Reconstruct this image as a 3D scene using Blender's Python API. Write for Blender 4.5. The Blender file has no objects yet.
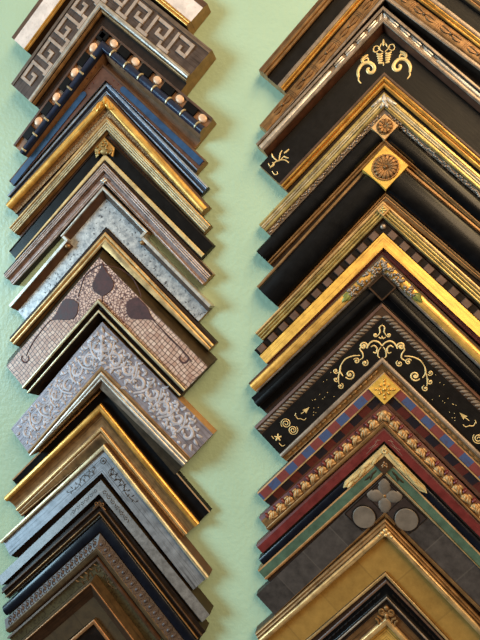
import bpy, math, random
from mathutils import Vector
random.seed(7)
C = bpy.context.scene.collection
S2 = math.sqrt(2)
# ---------------------------------------------------------------- camera
F_PX, YAW, D = 481.0, math.radians(12.0), 0.62
cam = bpy.data.objects.new('camera', bpy.data.cameras.new('camera'))
C.objects.link(cam)
cam.location = (0, -D, 0)
cam.rotation_euler = (math.pi / 2, 0, YAW)
cam.data.sensor_fit = 'VERTICAL'
cam.data.sensor_height = 36
cam.data.lens = 36 * F_PX / 640
cam.data.clip_start = 0.01
bpy.context.scene.camera = cam

def bp(p, h):
    """where the sight line through photo point p meets the plane h mm off the wall -> (X, Z)"""
    a, b = (p[0] - 240) / F_PX, -(p[1] - 320) / F_PX
    dx = -math.sin(YAW) + a * math.cos(YAW)
    dy = math.cos(YAW) + a * math.sin(YAW)
    t = (D - h / 1000) / dy
    return Vector((dx * t, b * t))

# ---------------------------------------------------------------- materials
def lin(c):
    return tuple(((x / 255) / 12.92 if x / 255 <= .04045 else ((x / 255 + .055) / 1.055) ** 2.4) for x in c) + (1,)

class NT:
    def __init__(s, name):
        s.m = bpy.data.materials.new(name); s.m.use_nodes = True
        s.t = s.m.node_tree; s.b = s.t.nodes['Principled BSDF']
    def n(s, kind, **kw):
        o = s.t.nodes.new(kind)
        for k, v in kw.items():
            if k.startswith('i_'): o.inputs[k[2:].replace('_', ' ')].default_value = v
            else: setattr(o, k, v)
        return o
    def l(s, a, b): s.t.links.new(a, b)
    def math(s, op, a, b=None):
        o = s.n('ShaderNodeMath', operation=op)
        for i, x in enumerate((a, b)):
            if x is None: continue
            if isinstance(x, (int, float)): o.inputs[i].default_value = x
            else: s.l(x, o.inputs[i])
        return o.outputs[0]
    def mix(s, fac, a, b):
        o = s.n('ShaderNodeMix', data_type='RGBA')
        if isinstance(fac, (int, float)): o.inputs[0].default_value = fac
        else: s.l(fac, o.inputs[0])
        for i, x in ((6, a), (7, b)):
            if isinstance(x, tuple): o.inputs[i].default_value = x
            else: s.l(x, o.inputs[i])
        return o.outputs[2]
    def noise(s, vec, scale, detail=4, rough=.6):
        o = s.n('ShaderNodeTexNoise'); o.inputs['Scale'].default_value = scale
        o.inputs['Detail'].default_value = detail; o.inputs['Roughness'].default_value = rough
        s.l(vec, o.inputs['Vector']); return o.outputs['Fac']
    def ramp(s, fac, a, b):
        o = s.n('ShaderNodeMapRange'); o.inputs[1].default_value = a; o.inputs[2].default_value = b
        s.l(fac, o.inputs[0]); return o.outputs[0]

def mat(name, col, wear=None, metal=0., rough=.45, var=.3, scale=90, wearamt=.5, bump=.15, bscale=350, streak=True, coat=0., lines=0):
    """finish with cloudy tone changes, rubbed patches of the wear colour and a fine uneven skin"""
    k = NT(name)
    tc = k.n('ShaderNodeTexCoord')
    uv = k.n('ShaderNodeMapping'); uv.inputs['Scale'].default_value = (.12, 1, 1) if streak else (1, 1, 1)
    k.l(tc.outputs['UV'], uv.inputs['Vector'])
    c = lin(col); w = lin(wear) if wear else tuple(x * .35 for x in c[:3]) + (1,)
    n1 = k.noise(tc.outputs['Object'], scale)
    n2 = k.noise(uv.outputs[0], scale * 5, 3)
    dark = tuple(x * (1 - var) for x in c[:3]) + (1,)
    lite = tuple(min(1, x * (1 + var * .7)) for x in c[:3]) + (1,)
    base = k.mix(k.ramp(n1, .3, .7), dark, lite)
    f = k.math('MULTIPLY', k.ramp(n2, .62 - .2 * wearamt, .82 - .2 * wearamt), min(1, .3 + wearamt * .7))
    base = k.mix(f, base, w)
    if streak and metal > .25:
        ul = k.n('ShaderNodeMapping'); ul.inputs['Scale'].default_value = (.018, 1, 1); k.l(tc.outputs['UV'], ul.inputs['Vector'])
        n3 = k.noise(ul.outputs[0], 620, 2, .5)
        base = k.mix(k.math('MULTIPLY', k.ramp(n3, .52, .66), .62), base, tuple(x * .55 for x in w[:3]) + (1,))
    k.l(base, k.b.inputs['Base Color'])
    k.b.inputs['Metallic'].default_value = metal
    if sum(col) < 110: k.b.inputs['Specular IOR Level'].default_value = .17
    r = k.math('ADD', k.math('MULTIPLY', n1, .25), rough - .12)
    k.l(r, k.b.inputs['Roughness'])
    if coat:
        k.b.inputs['Coat Weight'].default_value = coat; k.b.inputs['Coat Roughness'].default_value = .2
    nb = k.noise(uv.outputs[0] if streak else tc.outputs['Object'], bscale, 3)
    bu = k.n('ShaderNodeBump'); bu.inputs['Strength'].default_value = bump; bu.inputs['Distance'].default_value = .001
    k.l(nb, bu.inputs['Height']); k.l(bu.outputs[0], k.b.inputs['Normal'])
    return k.m

M = {}
def defm(name, *a, **kw): M[name] = mat(name, *a, **kw)
# gilding, silver leaf, bronze
defm('gold_bright', (236, 182, 92), (124, 74, 28), 0.45, 0.33, wearamt=.25)
defm('gold', (212, 158, 76), (84, 52, 28), 0.58, 0.33, wearamt=.35)
defm('gold_pale', (212, 172, 116), (84, 62, 38), 0.54, .38, wearamt=.35)
defm('gold_cream', (206, 178, 124), (150, 116, 64), 0.22, .45, wearamt=.3)
defm('gold_olive', (190, 166, 104), (72, 54, 30), 0.58, .36, wearamt=.4)
defm('gold_flat', (240, 184, 84), (160, 104, 44), 0.35, .42, wearamt=.2)
defm('gold_leaf_dull', (164, 130, 74), (88, 62, 34), 0.54, .45, wearamt=.35, streak=False, scale=40)
defm('gold_brown', (146, 108, 66), (52, 34, 22), 0.47, .42, wearamt=.45)
defm('bronze', (122, 88, 56), (44, 28, 18), 0.5, .4, wearamt=.4)
defm('bronze_dark', (74, 52, 36), (28, 18, 12), 0.43, .42, wearamt=.45)
defm('bronze_embossed', (148, 108, 66), (52, 32, 20), 0.5, .42, wearamt=.7, bump=.8, bscale=500, streak=False)
defm('copper_lip', (160, 112, 72), (62, 38, 24), 0.5, .38, wearamt=.3)
defm('silver', (204, 196, 186), (80, 68, 58), 0.58, .38, wearamt=.35)
defm('silver_brown', (150, 132, 116), (56, 42, 34), 0.5, .4, wearamt=.45)
defm('silver_gold', (208, 192, 156), (80, 62, 42), 0.54, .38, wearamt=.4)
defm('silver_blue', (154, 165, 182), (40, 46, 60), 0.5, .4, wearamt=.4)
defm('pewter', (118, 104, 94), (70, 52, 44), .55, .45, wearamt=.4)
defm('pewter_light', (182, 164, 152), (84, 64, 54), 0.35, .42, wearamt=.3)
defm('pewter_dark', (90, 76, 70), (54, 38, 34), .5, .5, wearamt=.5)
defm('relief_silver', (176, 172, 180), (110, 100, 104), 0.25, 0.55, wearamt=.25)
defm('relief_ground', (138, 128, 134), (84, 70, 72), 0.4, 0.5, wearamt=.5, bump=.5)
defm('silver_engraved', (138, 142, 150), (54, 52, 52), 0.5, 0.46, wearamt=.1, bump=.08)
defm('silver_speckled', (126, 126, 128), (44, 42, 40), 0.45, 0.46, wearamt=.4, streak=False, scale=150, bump=.1)
defm('mauve', (158, 130, 122), (80, 58, 52), .45, .42, wearamt=.5)
defm('mauve_light', (196, 178, 172), (96, 74, 68), .55, .4, wearamt=.4)
# painted and stained wood
defm('black', (13, 12, 13), (50, 40, 34), 0, .38, wearamt=.1, bump=.05)
defm('black_satin', (6, 6, 8), (34, 28, 26), 0, 0.36, wearamt=.05, bump=.0, coat=.2)
defm('black_warm', (19, 16, 15), (44, 30, 22), 0, .45, wearamt=.12)
defm('black_brown', (28, 21, 18), (78, 50, 34), .1, .42, wearamt=.3)
defm('blue_black', (13, 16, 26), (44, 44, 54), .1, 0.32, wearamt=.1, bump=.0, coat=.3)
defm('navy', (26, 34, 58), (20, 20, 28), .2, .4, wearamt=.4)
defm('blue_paint', (28, 66, 108), (24, 40, 70), 0, .45, wearamt=.25)
defm('dark_wood', (44, 32, 25), (28, 18, 14), 0, .5, wearamt=.4)
defm('brown_wood', (84, 58, 42), (50, 30, 22), 0, .48, wearamt=.4)
defm('red_brown', (92, 58, 42), (52, 28, 20), .1, .45, wearamt=.4)
defm('olive_dark', (58, 46, 28), (34, 24, 16), .35, .42, wearamt=.45)
defm('olive_mottled', (84, 76, 52), (44, 28, 18), .35, .48, wearamt=.7, streak=False, scale=60)
defm('bronze_dull', (92, 72, 48), (44, 32, 22), .4, .46, wearamt=.4)
defm('egg_brown', (72, 58, 54), (34, 26, 24), 0.05, 0.5, wearamt=.4)
defm('channel_brown', (124, 88, 60), (70, 46, 32), 0, .5, wearamt=.3)
defm('dentil_brown', (104, 80, 68), (58, 42, 34), .25, .45, wearamt=.4)
defm('gold_paint', (232, 184, 84), (206, 150, 60), .3, .4, wearamt=.15, streak=False)
defm('pale_copper', (216, 172, 116), (170, 124, 78), .3, .42, wearamt=.2, streak=False)
defm('rod_blue', (26, 36, 64), (44, 44, 54), .3, .32, wearamt=.1, coat=.4, bump=0.)
defm('tan_wood', (168, 128, 84), (120, 84, 50), 0, .65, wearamt=.35)
defm('end_grain', (172, 136, 88), (128, 92, 54), 0, .7, wearamt=.3, streak=False)
defm('end_dark', (70, 50, 36), (40, 28, 20), 0, .7, wearamt=.3, streak=False)
defm('whitewash', (220, 208, 204), (176, 146, 138), 0, .5, wearamt=.3, streak=False, scale=45)
defm('red_paint', (98, 34, 32), (60, 26, 22), 0, .42, wearamt=.25)
defm('red_dark', (84, 30, 22), (44, 18, 14), 0, .45, wearamt=.3)
defm('green_paint', (66, 88, 72), (58, 70, 50), 0, .48, wearamt=.3)
defm('leaf_green', (122, 126, 62), (80, 76, 36), .3, .45)
defm('plum', (66, 38, 40), (120, 84, 72), 0, 0.6, wearamt=.55, streak=False, scale=140, var=.5)
defm('plum_ground', (46, 34, 31), (40, 28, 26), .15, .5, wearamt=.4, streak=False)
defm('stone_grey', (108, 97, 87), (64, 52, 48), .25, .5, wearamt=.5, streak=False, scale=60)
defm('gilt_line', (226, 194, 132), (170, 126, 76), 0.3, .42, wearamt=.2)
defm('engraving', (52, 46, 44), None, .3, .5)
defm('mosaic_line', (92, 58, 50), None, 0, .55)
defm('pink_gold_bead', (232, 190, 156), (170, 116, 84), 0.15, 0.42, wearamt=.2)
defm('gilt_lump', (178, 138, 90), (84, 50, 30), 0.45, 0.5, wearamt=.35)

def marble():
    k = NT('blue_grey_marble'); tc = k.n('ShaderNodeTexCoord')
    n = k.noise(tc.outputs['Object'], 110, 5, .7); n2 = k.noise(tc.outputs['Object'], 260, 4, .6)
    c = k.mix(k.ramp(n, .42, .6), lin((144, 146, 150)), lin((194, 194, 194)))
    c = k.mix(k.ramp(n2, .58, .66), c, lin((74, 72, 76)))
    k.l(c, k.b.inputs['Base Color']); k.b.inputs['Metallic'].default_value = .3; k.b.inputs['Roughness'].default_value = .42
    M['marble'] = k.m
marble()

def mosaic():
    k = NT('tessera_mosaic'); tc = k.n('ShaderNodeTexCoord')
    sep = k.n('ShaderNodeSeparateXYZ'); k.l(tc.outputs['UV'], sep.inputs[0])
    wob = k.n('ShaderNodeTexNoise'); wob.inputs['Scale'].default_value = 40; k.l(tc.outputs['UV'], wob.inputs['Vector'])
    mp = k.n('ShaderNodeVectorMath', operation='MULTIPLY_ADD'); k.l(wob.outputs['Color'], mp.inputs[0])
    mp.inputs[1].default_value = (.009, .009, 0); k.l(tc.outputs['UV'], mp.inputs[2])
    br = k.n('ShaderNodeTexBrick', offset=0.); k.l(mp.outputs[0], br.inputs['Vector'])
    br.inputs['Scale'].default_value = 1 / .0054; br.inputs['Brick Width'].default_value = 1; br.inputs['Row Height'].default_value = 1
    br.inputs['Mortar Size'].default_value = .1; br.inputs['Mortar Smooth'].default_value = .3
    br.inputs['Color1'].default_value = lin((206, 184, 172)); br.inputs['Color2'].default_value = lin((172, 138, 122)); br.inputs['Mortar'].default_value = lin((70, 42, 38))
    vo = k.n('ShaderNodeTexVoronoi', feature='DISTANCE_TO_EDGE'); vo.inputs['Scale'].default_value = 260; k.l(tc.outputs['UV'], vo.inputs['Vector'])
    v2 = k.mix(k.ramp(vo.outputs['Distance'], .05, .16), lin((84, 50, 46)), lin((206, 178, 166)))
    far = k.ramp(sep.outputs[0], .098, .104)
    c = k.mix(far, v2, br.outputs['Color'])
    n = k.noise(tc.outputs['Object'], 70)
    c = k.mix(k.math('MULTIPLY', k.ramp(n, .5, .75), .45), c, lin((124, 80, 66)))
    rim = k.math('LESS_THAN', sep.outputs[1], .0105)
    c = k.mix(rim, c, lin((150, 116, 104)))
    k.l(c, k.b.inputs['Base Color']); k.b.inputs['Roughness'].default_value = .42
    M['mosaic'] = k.m
mosaic()

def checks(name, cols, period, shift=0., wear=(70, 44, 34)):
    k = NT(name); tc = k.n('ShaderNodeTexCoord')
    sep = k.n('ShaderNodeSeparateXYZ'); k.l(tc.outputs['UV'], sep.inputs[0])
    u = k.math('FRACT', k.math('ADD', k.math('DIVIDE', sep.outputs[0], period), shift))
    a = k.mix(k.math('GREATER_THAN', u, .5), lin(cols[0]), lin(cols[1]))
    n = k.noise(tc.outputs['Object'], 160, 5, .7)
    c = k.mix(k.math('MULTIPLY', k.ramp(n, .5, .72), .6), a, lin(wear))
    k.l(c, k.b.inputs['Base Color']); k.b.inputs['Roughness'].default_value = .45
    M[name] = k.m
checks('check_blue_red', ((112, 52, 50), (58, 74, 112)), .030, .2)
checks('check_red_black', ((86, 34, 26), (30, 24, 30)), .030, .55, (52, 26, 18))

def leaf_squares(name, col, dark, period, line, rough=.5, metal=.35):
    """leaf laid in squares: a fine seam every period along the arm"""
    k = NT(name); tc = k.n('ShaderNodeTexCoord')
    sep = k.n('ShaderNodeSeparateXYZ'); k.l(tc.outputs['UV'], sep.inputs[0])
    u = k.math('FRACT', k.math('DIVIDE', sep.outputs[0], period))
    cell = k.n('ShaderNodeTexWhiteNoise', noise_dimensions='1D')
    k.l(k.math('FLOOR', k.math('DIVIDE', sep.outputs[0], period)), cell.inputs['W'])
    n = k.noise(tc.outputs['Object'], 70, 6, .7)
    f = k.math('ADD', k.math('MULTIPLY', k.ramp(n, .3, .7), .75), k.math('MULTIPLY', cell.outputs['Value'], .25))
    c = k.mix(f, lin(dark), lin(col))
    c = k.mix(k.math('MULTIPLY', k.math('LESS_THAN', u, .03), .35), c, lin(line))
    k.l(c, k.b.inputs['Base Color']); k.b.inputs['Roughness'].default_value = rough; k.b.inputs['Metallic'].default_value = metal * .6
    M[name] = k.m
leaf_squares('grey_leaf', (80, 73, 70), (36, 31, 30), .047, (100, 92, 86))
leaf_squares('gold_leaf_squares', (184, 142, 74), (146, 110, 54), .062, (124, 94, 48), .4, .6)
leaf_squares('bronze_leaf', (84, 68, 46), (56, 44, 30), .06, (44, 34, 24), .45, .4)

def wall_mat():
    k = NT('green_wall_paint'); tc = k.n('ShaderNodeTexCoord')
    n = k.noise(tc.outputs['Object'], 9, 4)
    c = k.mix(k.ramp(n, .3, .7), lin((165, 189, 162)), lin((172, 196, 169)))
    k.l(c, k.b.inputs['Base Color']); k.b.inputs['Roughness'].default_value = .42
    n2 = k.noise(tc.outputs['Object'], 170, 3, .5); n3 = k.noise(tc.outputs['Object'], 30, 2, .5)
    bu = k.n('ShaderNodeBump'); bu.inputs['Strength'].default_value = .34; bu.inputs['Distance'].default_value = .002
    k.l(k.math('ADD', n2, k.math('MULTIPLY', n3, .8)), bu.inputs['Height']); k.l(bu.outputs[0], k.b.inputs['Normal'])
    return k.m

# ---------------------------------------------------------------- mesh builder
N3 = Vector((0, -1, 0))
class MB:
    def __init__(s): s.v = []; s.f = []; s.mi = []; s.uv = {}
    def tube(s, pts, r, flat=.7, seg=7):
        n = len(pts)
        rr = r if isinstance(r, (list, tuple)) else [r] * n
        b = len(s.v)
        for i, p in enumerate(pts):
            t = (pts[min(i + 1, n - 1)] - pts[max(i - 1, 0)])
            t = t.normalized() if t.length > 1e-9 else Vector((1, 0, 0))
            sd = t.cross(N3); sd = sd.normalized() if sd.length > 1e-6 else Vector((0, 0, 1))
            up = sd.cross(t).normalized()
            for j in range(seg):
                a = 2 * math.pi * j / seg
                s.v.append(p + sd * (rr[i] * math.cos(a)) + up * (rr[i] * flat * math.sin(a)))
        for i in range(n - 1):
            for j in range(seg):
                k = (j + 1) % seg
                s.f.append((b + i * seg + j, b + i * seg + k, b + (i + 1) * seg + k, b + (i + 1) * seg + j))
        s.f.append(tuple(b + j for j in range(seg))[::-1]); s.f.append(tuple(b + (n - 1) * seg + j for j in range(seg)))
    def ball(s, c, rx, rz, rn, ang=0., nu=10, nv=7):
        ax = Vector((math.cos(ang), 0, math.sin(ang))); az = Vector((-math.sin(ang), 0, math.cos(ang)))
        b = len(s.v)
        s.v.append(c + N3 * rn)
        for i in range(1, nv):
            th = math.pi * i / nv
            for j in range(nu):
                a = 2 * math.pi * j / nu
                s.v.append(c + N3 * (rn * math.cos(th)) + ax * (rx * math.sin(th) * math.cos(a)) + az * (rz * math.sin(th) * math.sin(a)))
        s.v.append(c - N3 * rn); e = len(s.v) - 1
        for j in range(nu):
            k = (j + 1) % nu
            s.f.append((b, b + 1 + j, b + 1 + k)); s.f.append((e, b + 1 + (nv - 2) * nu + k, b + 1 + (nv - 2) * nu + j))
            for i in range(nv - 2):
                q = b + 1 + i * nu
                s.f.append((q + j, q + nu + j, q + nu + k, q + k))
    def prism(s, pts, th, bev=0.):
        """outline given as 3D points on a surface, raised th along the wall normal with a small bevelled top edge"""
        n = len(pts); b = len(s.v); cen = sum(pts, Vector()) / n
        lay = [(0, 0.), (th - bev, 0.), (th, bev)] if bev else [(0, 0.), (th, 0.)]
        for h, ins in lay:
            for p in pts:
                d = cen - p
                s.v.append(p + N3 * h + (d.normalized() * ins if d.length > ins else Vector()))
        for L in range(len(lay) - 1):
            for i in range(n):
                k = (i + 1) % n
                s.f.append((b + L * n + i, b + L * n + k, b + (L + 1) * n + k, b + (L + 1) * n + i))
        s.f.append(tuple(b + (len(lay) - 1) * n + i for i in range(n))); s.f.append(tuple(b + i for i in range(n))[::-1])
    def build(s, name, m, parent=None, label=None, root=None, smooth=40):
        me = bpy.data.meshes.new(name)
        o0 = root.location if root else Vector()
        me.from_pydata([v - o0 for v in s.v], [], s.f)
        mats = m if isinstance(m, (list, tuple)) else [m]
        for x in mats: me.materials.append(M[x] if isinstance(x, str) else x)
        if s.mi:
            for p, i in zip(me.polygons, s.mi): p.material_index = i
        if s.uv:
            ul = me.uv_layers.new(name='UVMap')
            for lp in me.loops: ul.data[lp.index].uv = s.uv[lp.vertex_index]
        me.polygons.foreach_set('use_smooth', [True] * len(me.polygons))
        me.update()
        import bmesh
        bm = bmesh.new(); bm.from_mesh(me); bmesh.ops.recalc_face_normals(bm, faces=bm.faces); bm.to_mesh(me); bm.free()
        me.set_sharp_from_angle(angle=math.radians(smooth))
        o = bpy.data.objects.new(name, me); C.objects.link(o)
        if parent: o.parent = parent
        if label: o['label'] = label
        return o

def profile(v0, v1, h0, h1, kind, bulge):
    if kind == 'l': return [(v0, h0), (v1, h1)]
    if kind in 'rc':
        sg = 1 if kind == 'r' else -1
        return [(v0 + (v1 - v0) * (.5 - .5 * math.cos(math.pi * i / 12)), h0 + (h1 - h0) * (.5 - .5 * math.cos(math.pi * i / 12)) + sg * bulge * math.sin(math.pi * i / 12)) for i in range(13)]
    n = int(kind[1:]); out = []
    for q in range(n):
        a = v0 + (v1 - v0) * q / n; b = v0 + (v1 - v0) * (q + 1) / n
        ha = h0 + (h1 - h0) * q / n; hb = h0 + (h1 - h0) * (q + 1) / n
        e = (b - a) * .08
        out += [(a + e + (b - a - 2 * e) * (.5 - .5 * math.cos(math.pi * i / 6)), ha + (hb - ha) * i / 6 + bulge * math.sin(math.pi * i / 6)) for i in range(7)]
        if q < n - 1: out.append((b, hb - bulge * .3))
    return out

FR = {}
SIDE = -1
class Frame:
    """one corner sample: two arms mitred at the apex, hung apex up flat on the wall"""
    def __init__(s, key, label, A, L, R, bands, end='end_grain', side='dark_wood', inner='dark_wood'):
        s.key, s.label, s.bands, s.end, s.side, s.inner = key, label, bands, end, side, inner
        h0 = bands[0][3]; s.h0 = h0; s.Apx = A
        s.A = bp(A, h0); l = bp(L, h0); r = bp(R, h0)
        dl, dr = (l - s.A), (r - s.A)
        s.lenL = dl.length * (1020 if key[0] == 'R' else 1000)
        s.lenR = s.lenL if key[0] == 'R' else dr.length * 1000        # the right column's right arms run on outside the photo
        s.b = (dl.normalized() + dr.normalized()).normalized()       # bisector, points down
        s.ex = Vector((-s.b.y, s.b.x))                                # points right
        s.vb = [0.]
        for q in bands:
            P = bp((A[0], q[2]), q[4])
            s.vb.append((P - s.A).dot(s.b) / S2 * 1000)
        s.lim = (999., 999., 999.); s.lq = (0, 0)
    def w2(s, x, y): return s.A + s.ex * (x / 1000) + s.b * (y / 1000)
    def P(s, x, y, h):
        w = s.w2(x, y); return Vector((w.x, -h / 1000, w.y))
    def au(s, sd, u, v): return sd * (u - v) / S2, (u + v) / S2       # arm coords (mm) -> local
    def hv(s, v):
        for i, q in enumerate(s.bands):
            if v <= s.vb[i + 1] or i == len(s.bands) - 1:
                a, b = s.vb[i], s.vb[i + 1]; t = min(1, max(0, (v - a) / max(1e-6, b - a)))
                base = q[3] + (q[4] - q[3]) * t
                k = q[5] if len(q) > 5 else 'l'; bu = q[6] if len(q) > 6 else 0
                if k == 'r': base += bu * math.sin(math.acos(1 - 2 * t))
                if k == 'c': base -= bu * math.sin(math.acos(1 - 2 * t))
                return base
    def S(s, x, y, dh=0.): return s.P(x, y, s.hv((y - abs(x)) / S2) + dh)
    def U(s, sd, u, v, dh=0.):
        return s.S(*s.au(sd, u, v), dh)
    def ip(s, px, py, h=None):
        """photo point -> local mm on this sample"""
        d = bp((px, py), s.h0 if h is None else h) - s.A
        return d.dot(s.ex) * 1000, d.dot(s.b) * 1000
    def vspan(s, name):
        i = [q[0] for q in s.bands].index(name); return min(s.vb[i], s.lim[1] - 2), min(s.vb[i + 1], min(s.lim) if s.key != 'L9' else 99)
    def ang(s, sd):      # in-plane world angle of arm direction
        d = s.ex * sd + s.b; return math.atan2(d.y, d.x)
    def sweep(s, prof, parent_root, name, m, closed_side=True, u0=None, u1=None):
        mb = MB(); pts = list(prof); n = len(pts); cyc = pts + [(pts[-1][0], .4), (pts[0][0], .4)]
        k = len(cyc)
        for v, h in cyc:
            for sd, u, lim in ((-1, s.lenL, s.lim[0]), (0, v, s.lim[1]), (1, s.lenR, s.lim[2])):
                z = min(v, lim)                              # tucked under the neighbour below
                if sd: x, y = s.au(sd, u, z)
                else: x, y = (0, S2 * z) if v <= lim else s.lq
                mb.uv[len(mb.v)] = ((u if sd else z) / 1000, v / 1000)
                mb.v.append(s.P(x, y, h))
        for i in range(k):
            j = (i + 1) % k
            mi = 0 if i < n - 1 else (3 if i == n - 1 else (1 if i == n else 2))
            mb.f.append((i * 3, i * 3 + 1, j * 3 + 1, j * 3)); mb.mi.append(mi)
            mb.f.append((i * 3 + 1, i * 3 + 2, j * 3 + 2, j * 3 + 1)); mb.mi.append(mi)
        mb.f.append(tuple(i * 3 for i in range(k))); mb.mi.append(1)
        mb.f.append(tuple(i * 3 + 2 for i in range(k))); mb.mi.append(1)
        return mb.build(name, [m, s.end, s.side, s.inner], parent_root, root=parent_root)
    def build(s):
        r = bpy.data.objects.new('frame_corner_sample', None); C.objects.link(r)
        r.empty_display_size = .02
        r.location = (s.A.x, 0, s.A.y); s.root = r
        r['label'] = s.label; r['category'] = 'frame sample'
        r['group'] = 'frame corner samples in the left column' if s.key[0] == 'L' else 'frame corner samples in the right column'
        s.part = {}
        for i, q in enumerate(s.bands):
            a, b = s.vb[i], s.vb[i + 1]
            if b - a < .3: continue
            k = q[5] if len(q) > 5 else 'l'; bu = q[6] if len(q) > 6 else 0
            s.part[q[0]] = s.sweep(profile(a, b, q[3], q[4], k, bu), r, q[0], q[1])
    def add(s, mb, name, m, parent=None, label=None, smooth=40):
        return mb.build(name, m, s.part.get(parent, s.root) if parent else s.root, label, s.root, smooth)

def frame(key, *a, **k): FR[key] = Frame(key, *a, **k)

# ---------------------------------------------------------------- the samples (apex, left end, right end of the outer edge; bands: part, finish, apex of the inner edge, heights mm)
frame('L1', 'white-panelled gilt corner sample at the top of the left column', (100, -84), (11, 37), (208, 3),
      [('outer_rim', 'brown_wood', -77, 18, 20), ('panel', 'whitewash', -54, 20, 22), ('gilt_fillet', 'gold', -46, 22, 23, 'f2', 1.5), ('inner_lip', 'bronze_dark', -40, 22, 14)], side='brown_wood')
frame('L2', 'pewter grey corner sample with a raised Greek key pattern', (100, -40), (11, 84), (212, 50),
      [('outer_rim', 'pewter', -35, 22, 24), ('key_panel', 'pewter_dark', 1, 23, 26), ('silver_rail', 'silver', 8, 26, 27, 'r', 3), ('inner_lip', 'gold_brown', 14, 25, 23, 'r', 2)], side='brown_wood', inner='dark_wood')
frame('L3', 'black corner sample with gold beads in square frames and a ringed blue-black rod', (102, 25), (13, 145), (213, 118),
      [('outer_rim', 'brown_wood', 28, 20, 20), ('bead_channel', 'channel_brown', 41, 17, 18), ('rod', 'rod_blue', 53, 18, 18, 'r', 6), ('inner_slope', 'channel_brown', 61, 17, 11)], side='black_brown', inner='channel_brown')
frame('L4', 'brown corner sample with bright blue inlaid strips, under the gold-beaded black sample', (103, 64), (8, 180), (207, 159),
      [('outer_rim', 'brown_wood', 66, 13, 14), ('panel', 'red_brown', 80.5, 13, 13), ('inner_lip', 'silver_blue', 83, 14, 12, 'r', 1)], end='end_grain')
frame('L5', 'narrow navy corner sample with two silvery blue ridges above the bright gold one', (107, 82), (4, 191), (213, 182),
      [('outer_rail', 'silver_blue', 86, 10, 11, 'r', 1.5), ('channel', 'navy', 91, 11, 11, 'c', 2), ('inner_rail', 'silver_blue', 94, 11, 9, 'r', 1)], end='navy', side='navy')
frame('L6', 'bright gold corner sample with embossed inner cove and a carved leaf at its corner', (107, 94), (4, 200), (213, 203),
      [('outer_rim', 'brown_wood', 96.5, 12, 13), ('gilt_rail', 'gold_bright', 107, 14, 14, 'r', 4), ('embossed_cove', 'bronze_embossed', 116, 14, 11, 'c', 1.5)])
frame('L7', 'narrow fluted silver-gold corner sample just above the plain black one with cream edge', (107, 117), (10, 228), (210, 226),
      [('outer_rim', 'gold_pale', 121, 13, 13, 'r', 1.5), ('fluted_rail', 'silver_gold', 130, 13, 12, 'f3', 1.2), ('inner_lip', 'gold_brown', 134, 11, 8)], inner='brown_wood')
frame('L8', 'flat black corner sample with cream inner edge and crumpled gold clasp at the corner', (106, 137), (9, 251), (214, 245),
      [('outer_rim', 'black_brown', 138.5, 10, 11), ('frieze', 'black', 154, 10, 12), ('inner_fillet', 'gold_cream', 160, 13, 13, 'r', 1)], side='black_brown', end='black_brown')
frame('L9', 'mauve and silver striped corner sample above the eared marbled one', (105, 160), (2, 272), (215, 272),
      [('outer_rim', 'dark_wood', 163, 13, 14), ('striped_rail', 'mauve_light', 171, 15, 15, 'f3', 1.5), ('cove', 'mauve', 178, 14, 13, 'c', 1.5), ('inner_rail', 'mauve_light', 184, 13, 12, 'f2', 1.2)], side='mauve')
frame('L10', 'blue-grey marbled corner sample whose corner steps out into square ears', (103, 196), (10, 307), (210, 307),
      [('outer_rim', 'silver', 200, 18, 18, 'r', 1), ('cove', 'brown_wood', 209, 17, 7), ('marble_panel', 'marble', 227, 8, 9)], side='brown_wood', inner='brown_wood')
frame('L11', 'slim pale gold corner sample between the marbled and the mosaic samples', (106, 228), (12, 341), (213, 346),
      [('outer_rim', 'dark_wood', 231.5, 12, 13), ('gilt_rail', 'gold_pale', 243, 14, 13, 'f2', 2), ('inner_lip', 'gold_brown', 247, 12, 8)])
frame('L12', 'wide mosaic corner sample with dark heart-shaped trees and black stepped inner edge', (104, 247), (10, 362), (214, 362),
      [('outer_slope', 'olive_dark', 257, 8, 22), ('mosaic_panel', 'mosaic', 299, 22, 25), ('silver_fillet', 'silver_gold', 303, 28, 28, 'r', 1), ('cove', 'black_brown', 309.5, 27, 25, 'c', 2), ('inner_fillet', 'silver_gold', 312.5, 27, 27, 'r', 1), ('inner_slope', 'black_brown', 320, 25, 12)], side='olive_dark', end='end_dark', inner='black_brown')
frame('L13', 'wide silver corner sample with raised scrolling leaf relief', (102, 322), (10, 428), (214, 433),
      [('relief_ground', 'relief_ground', 366, 21, 27), ('gilt_fillet', 'gold_brown', 371, 27, 27, 'r', 1), ('silver_rail', 'silver', 381, 28, 28, 'f2', 1.5), ('inner_lip', 'silver_brown', 385, 27, 23)], side='tan_wood', inner='olive_dark')
frame('L14', 'plain black corner sample tucked between the silver leaf relief and the bronze one', (104, 387), (10, 477), (213, 509),
      [('outer_rim', 'tan_wood', 389, 10, 10), ('slope', 'black', 412, 10, 9, 'c', .5)], side='black', end='black')
frame('L15', 'bronze corner sample with a bright rounded gold outer rail, below the plain black one', (101, 403), (6, 498), (198, 524),
      [('gilt_rail', 'gold', 412, 15, 16, 'r', 3), ('cove', 'gold_brown', 427, 15, 12, 'c', 2), ('bead', 'gold_pale', 432, 12, 12, 'r', 2), ('inner_lip', 'gold_brown', 442, 12, 11, 'f2', 1.2)], side='black_brown', end='end_dark')
frame('L16', 'silver corner sample with a dark engraved vine and bright outer rail', (104, 444), (2, 542), (207, 578),
      [('outer_rail', 'silver_gold', 450, 18, 19, 'r', 2), ('engraved_panel', 'silver_engraved', 473, 16, 21), ('inner_lip', 'black_brown', 478, 19, 14)], side='brown_wood', end='end_dark')
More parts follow.
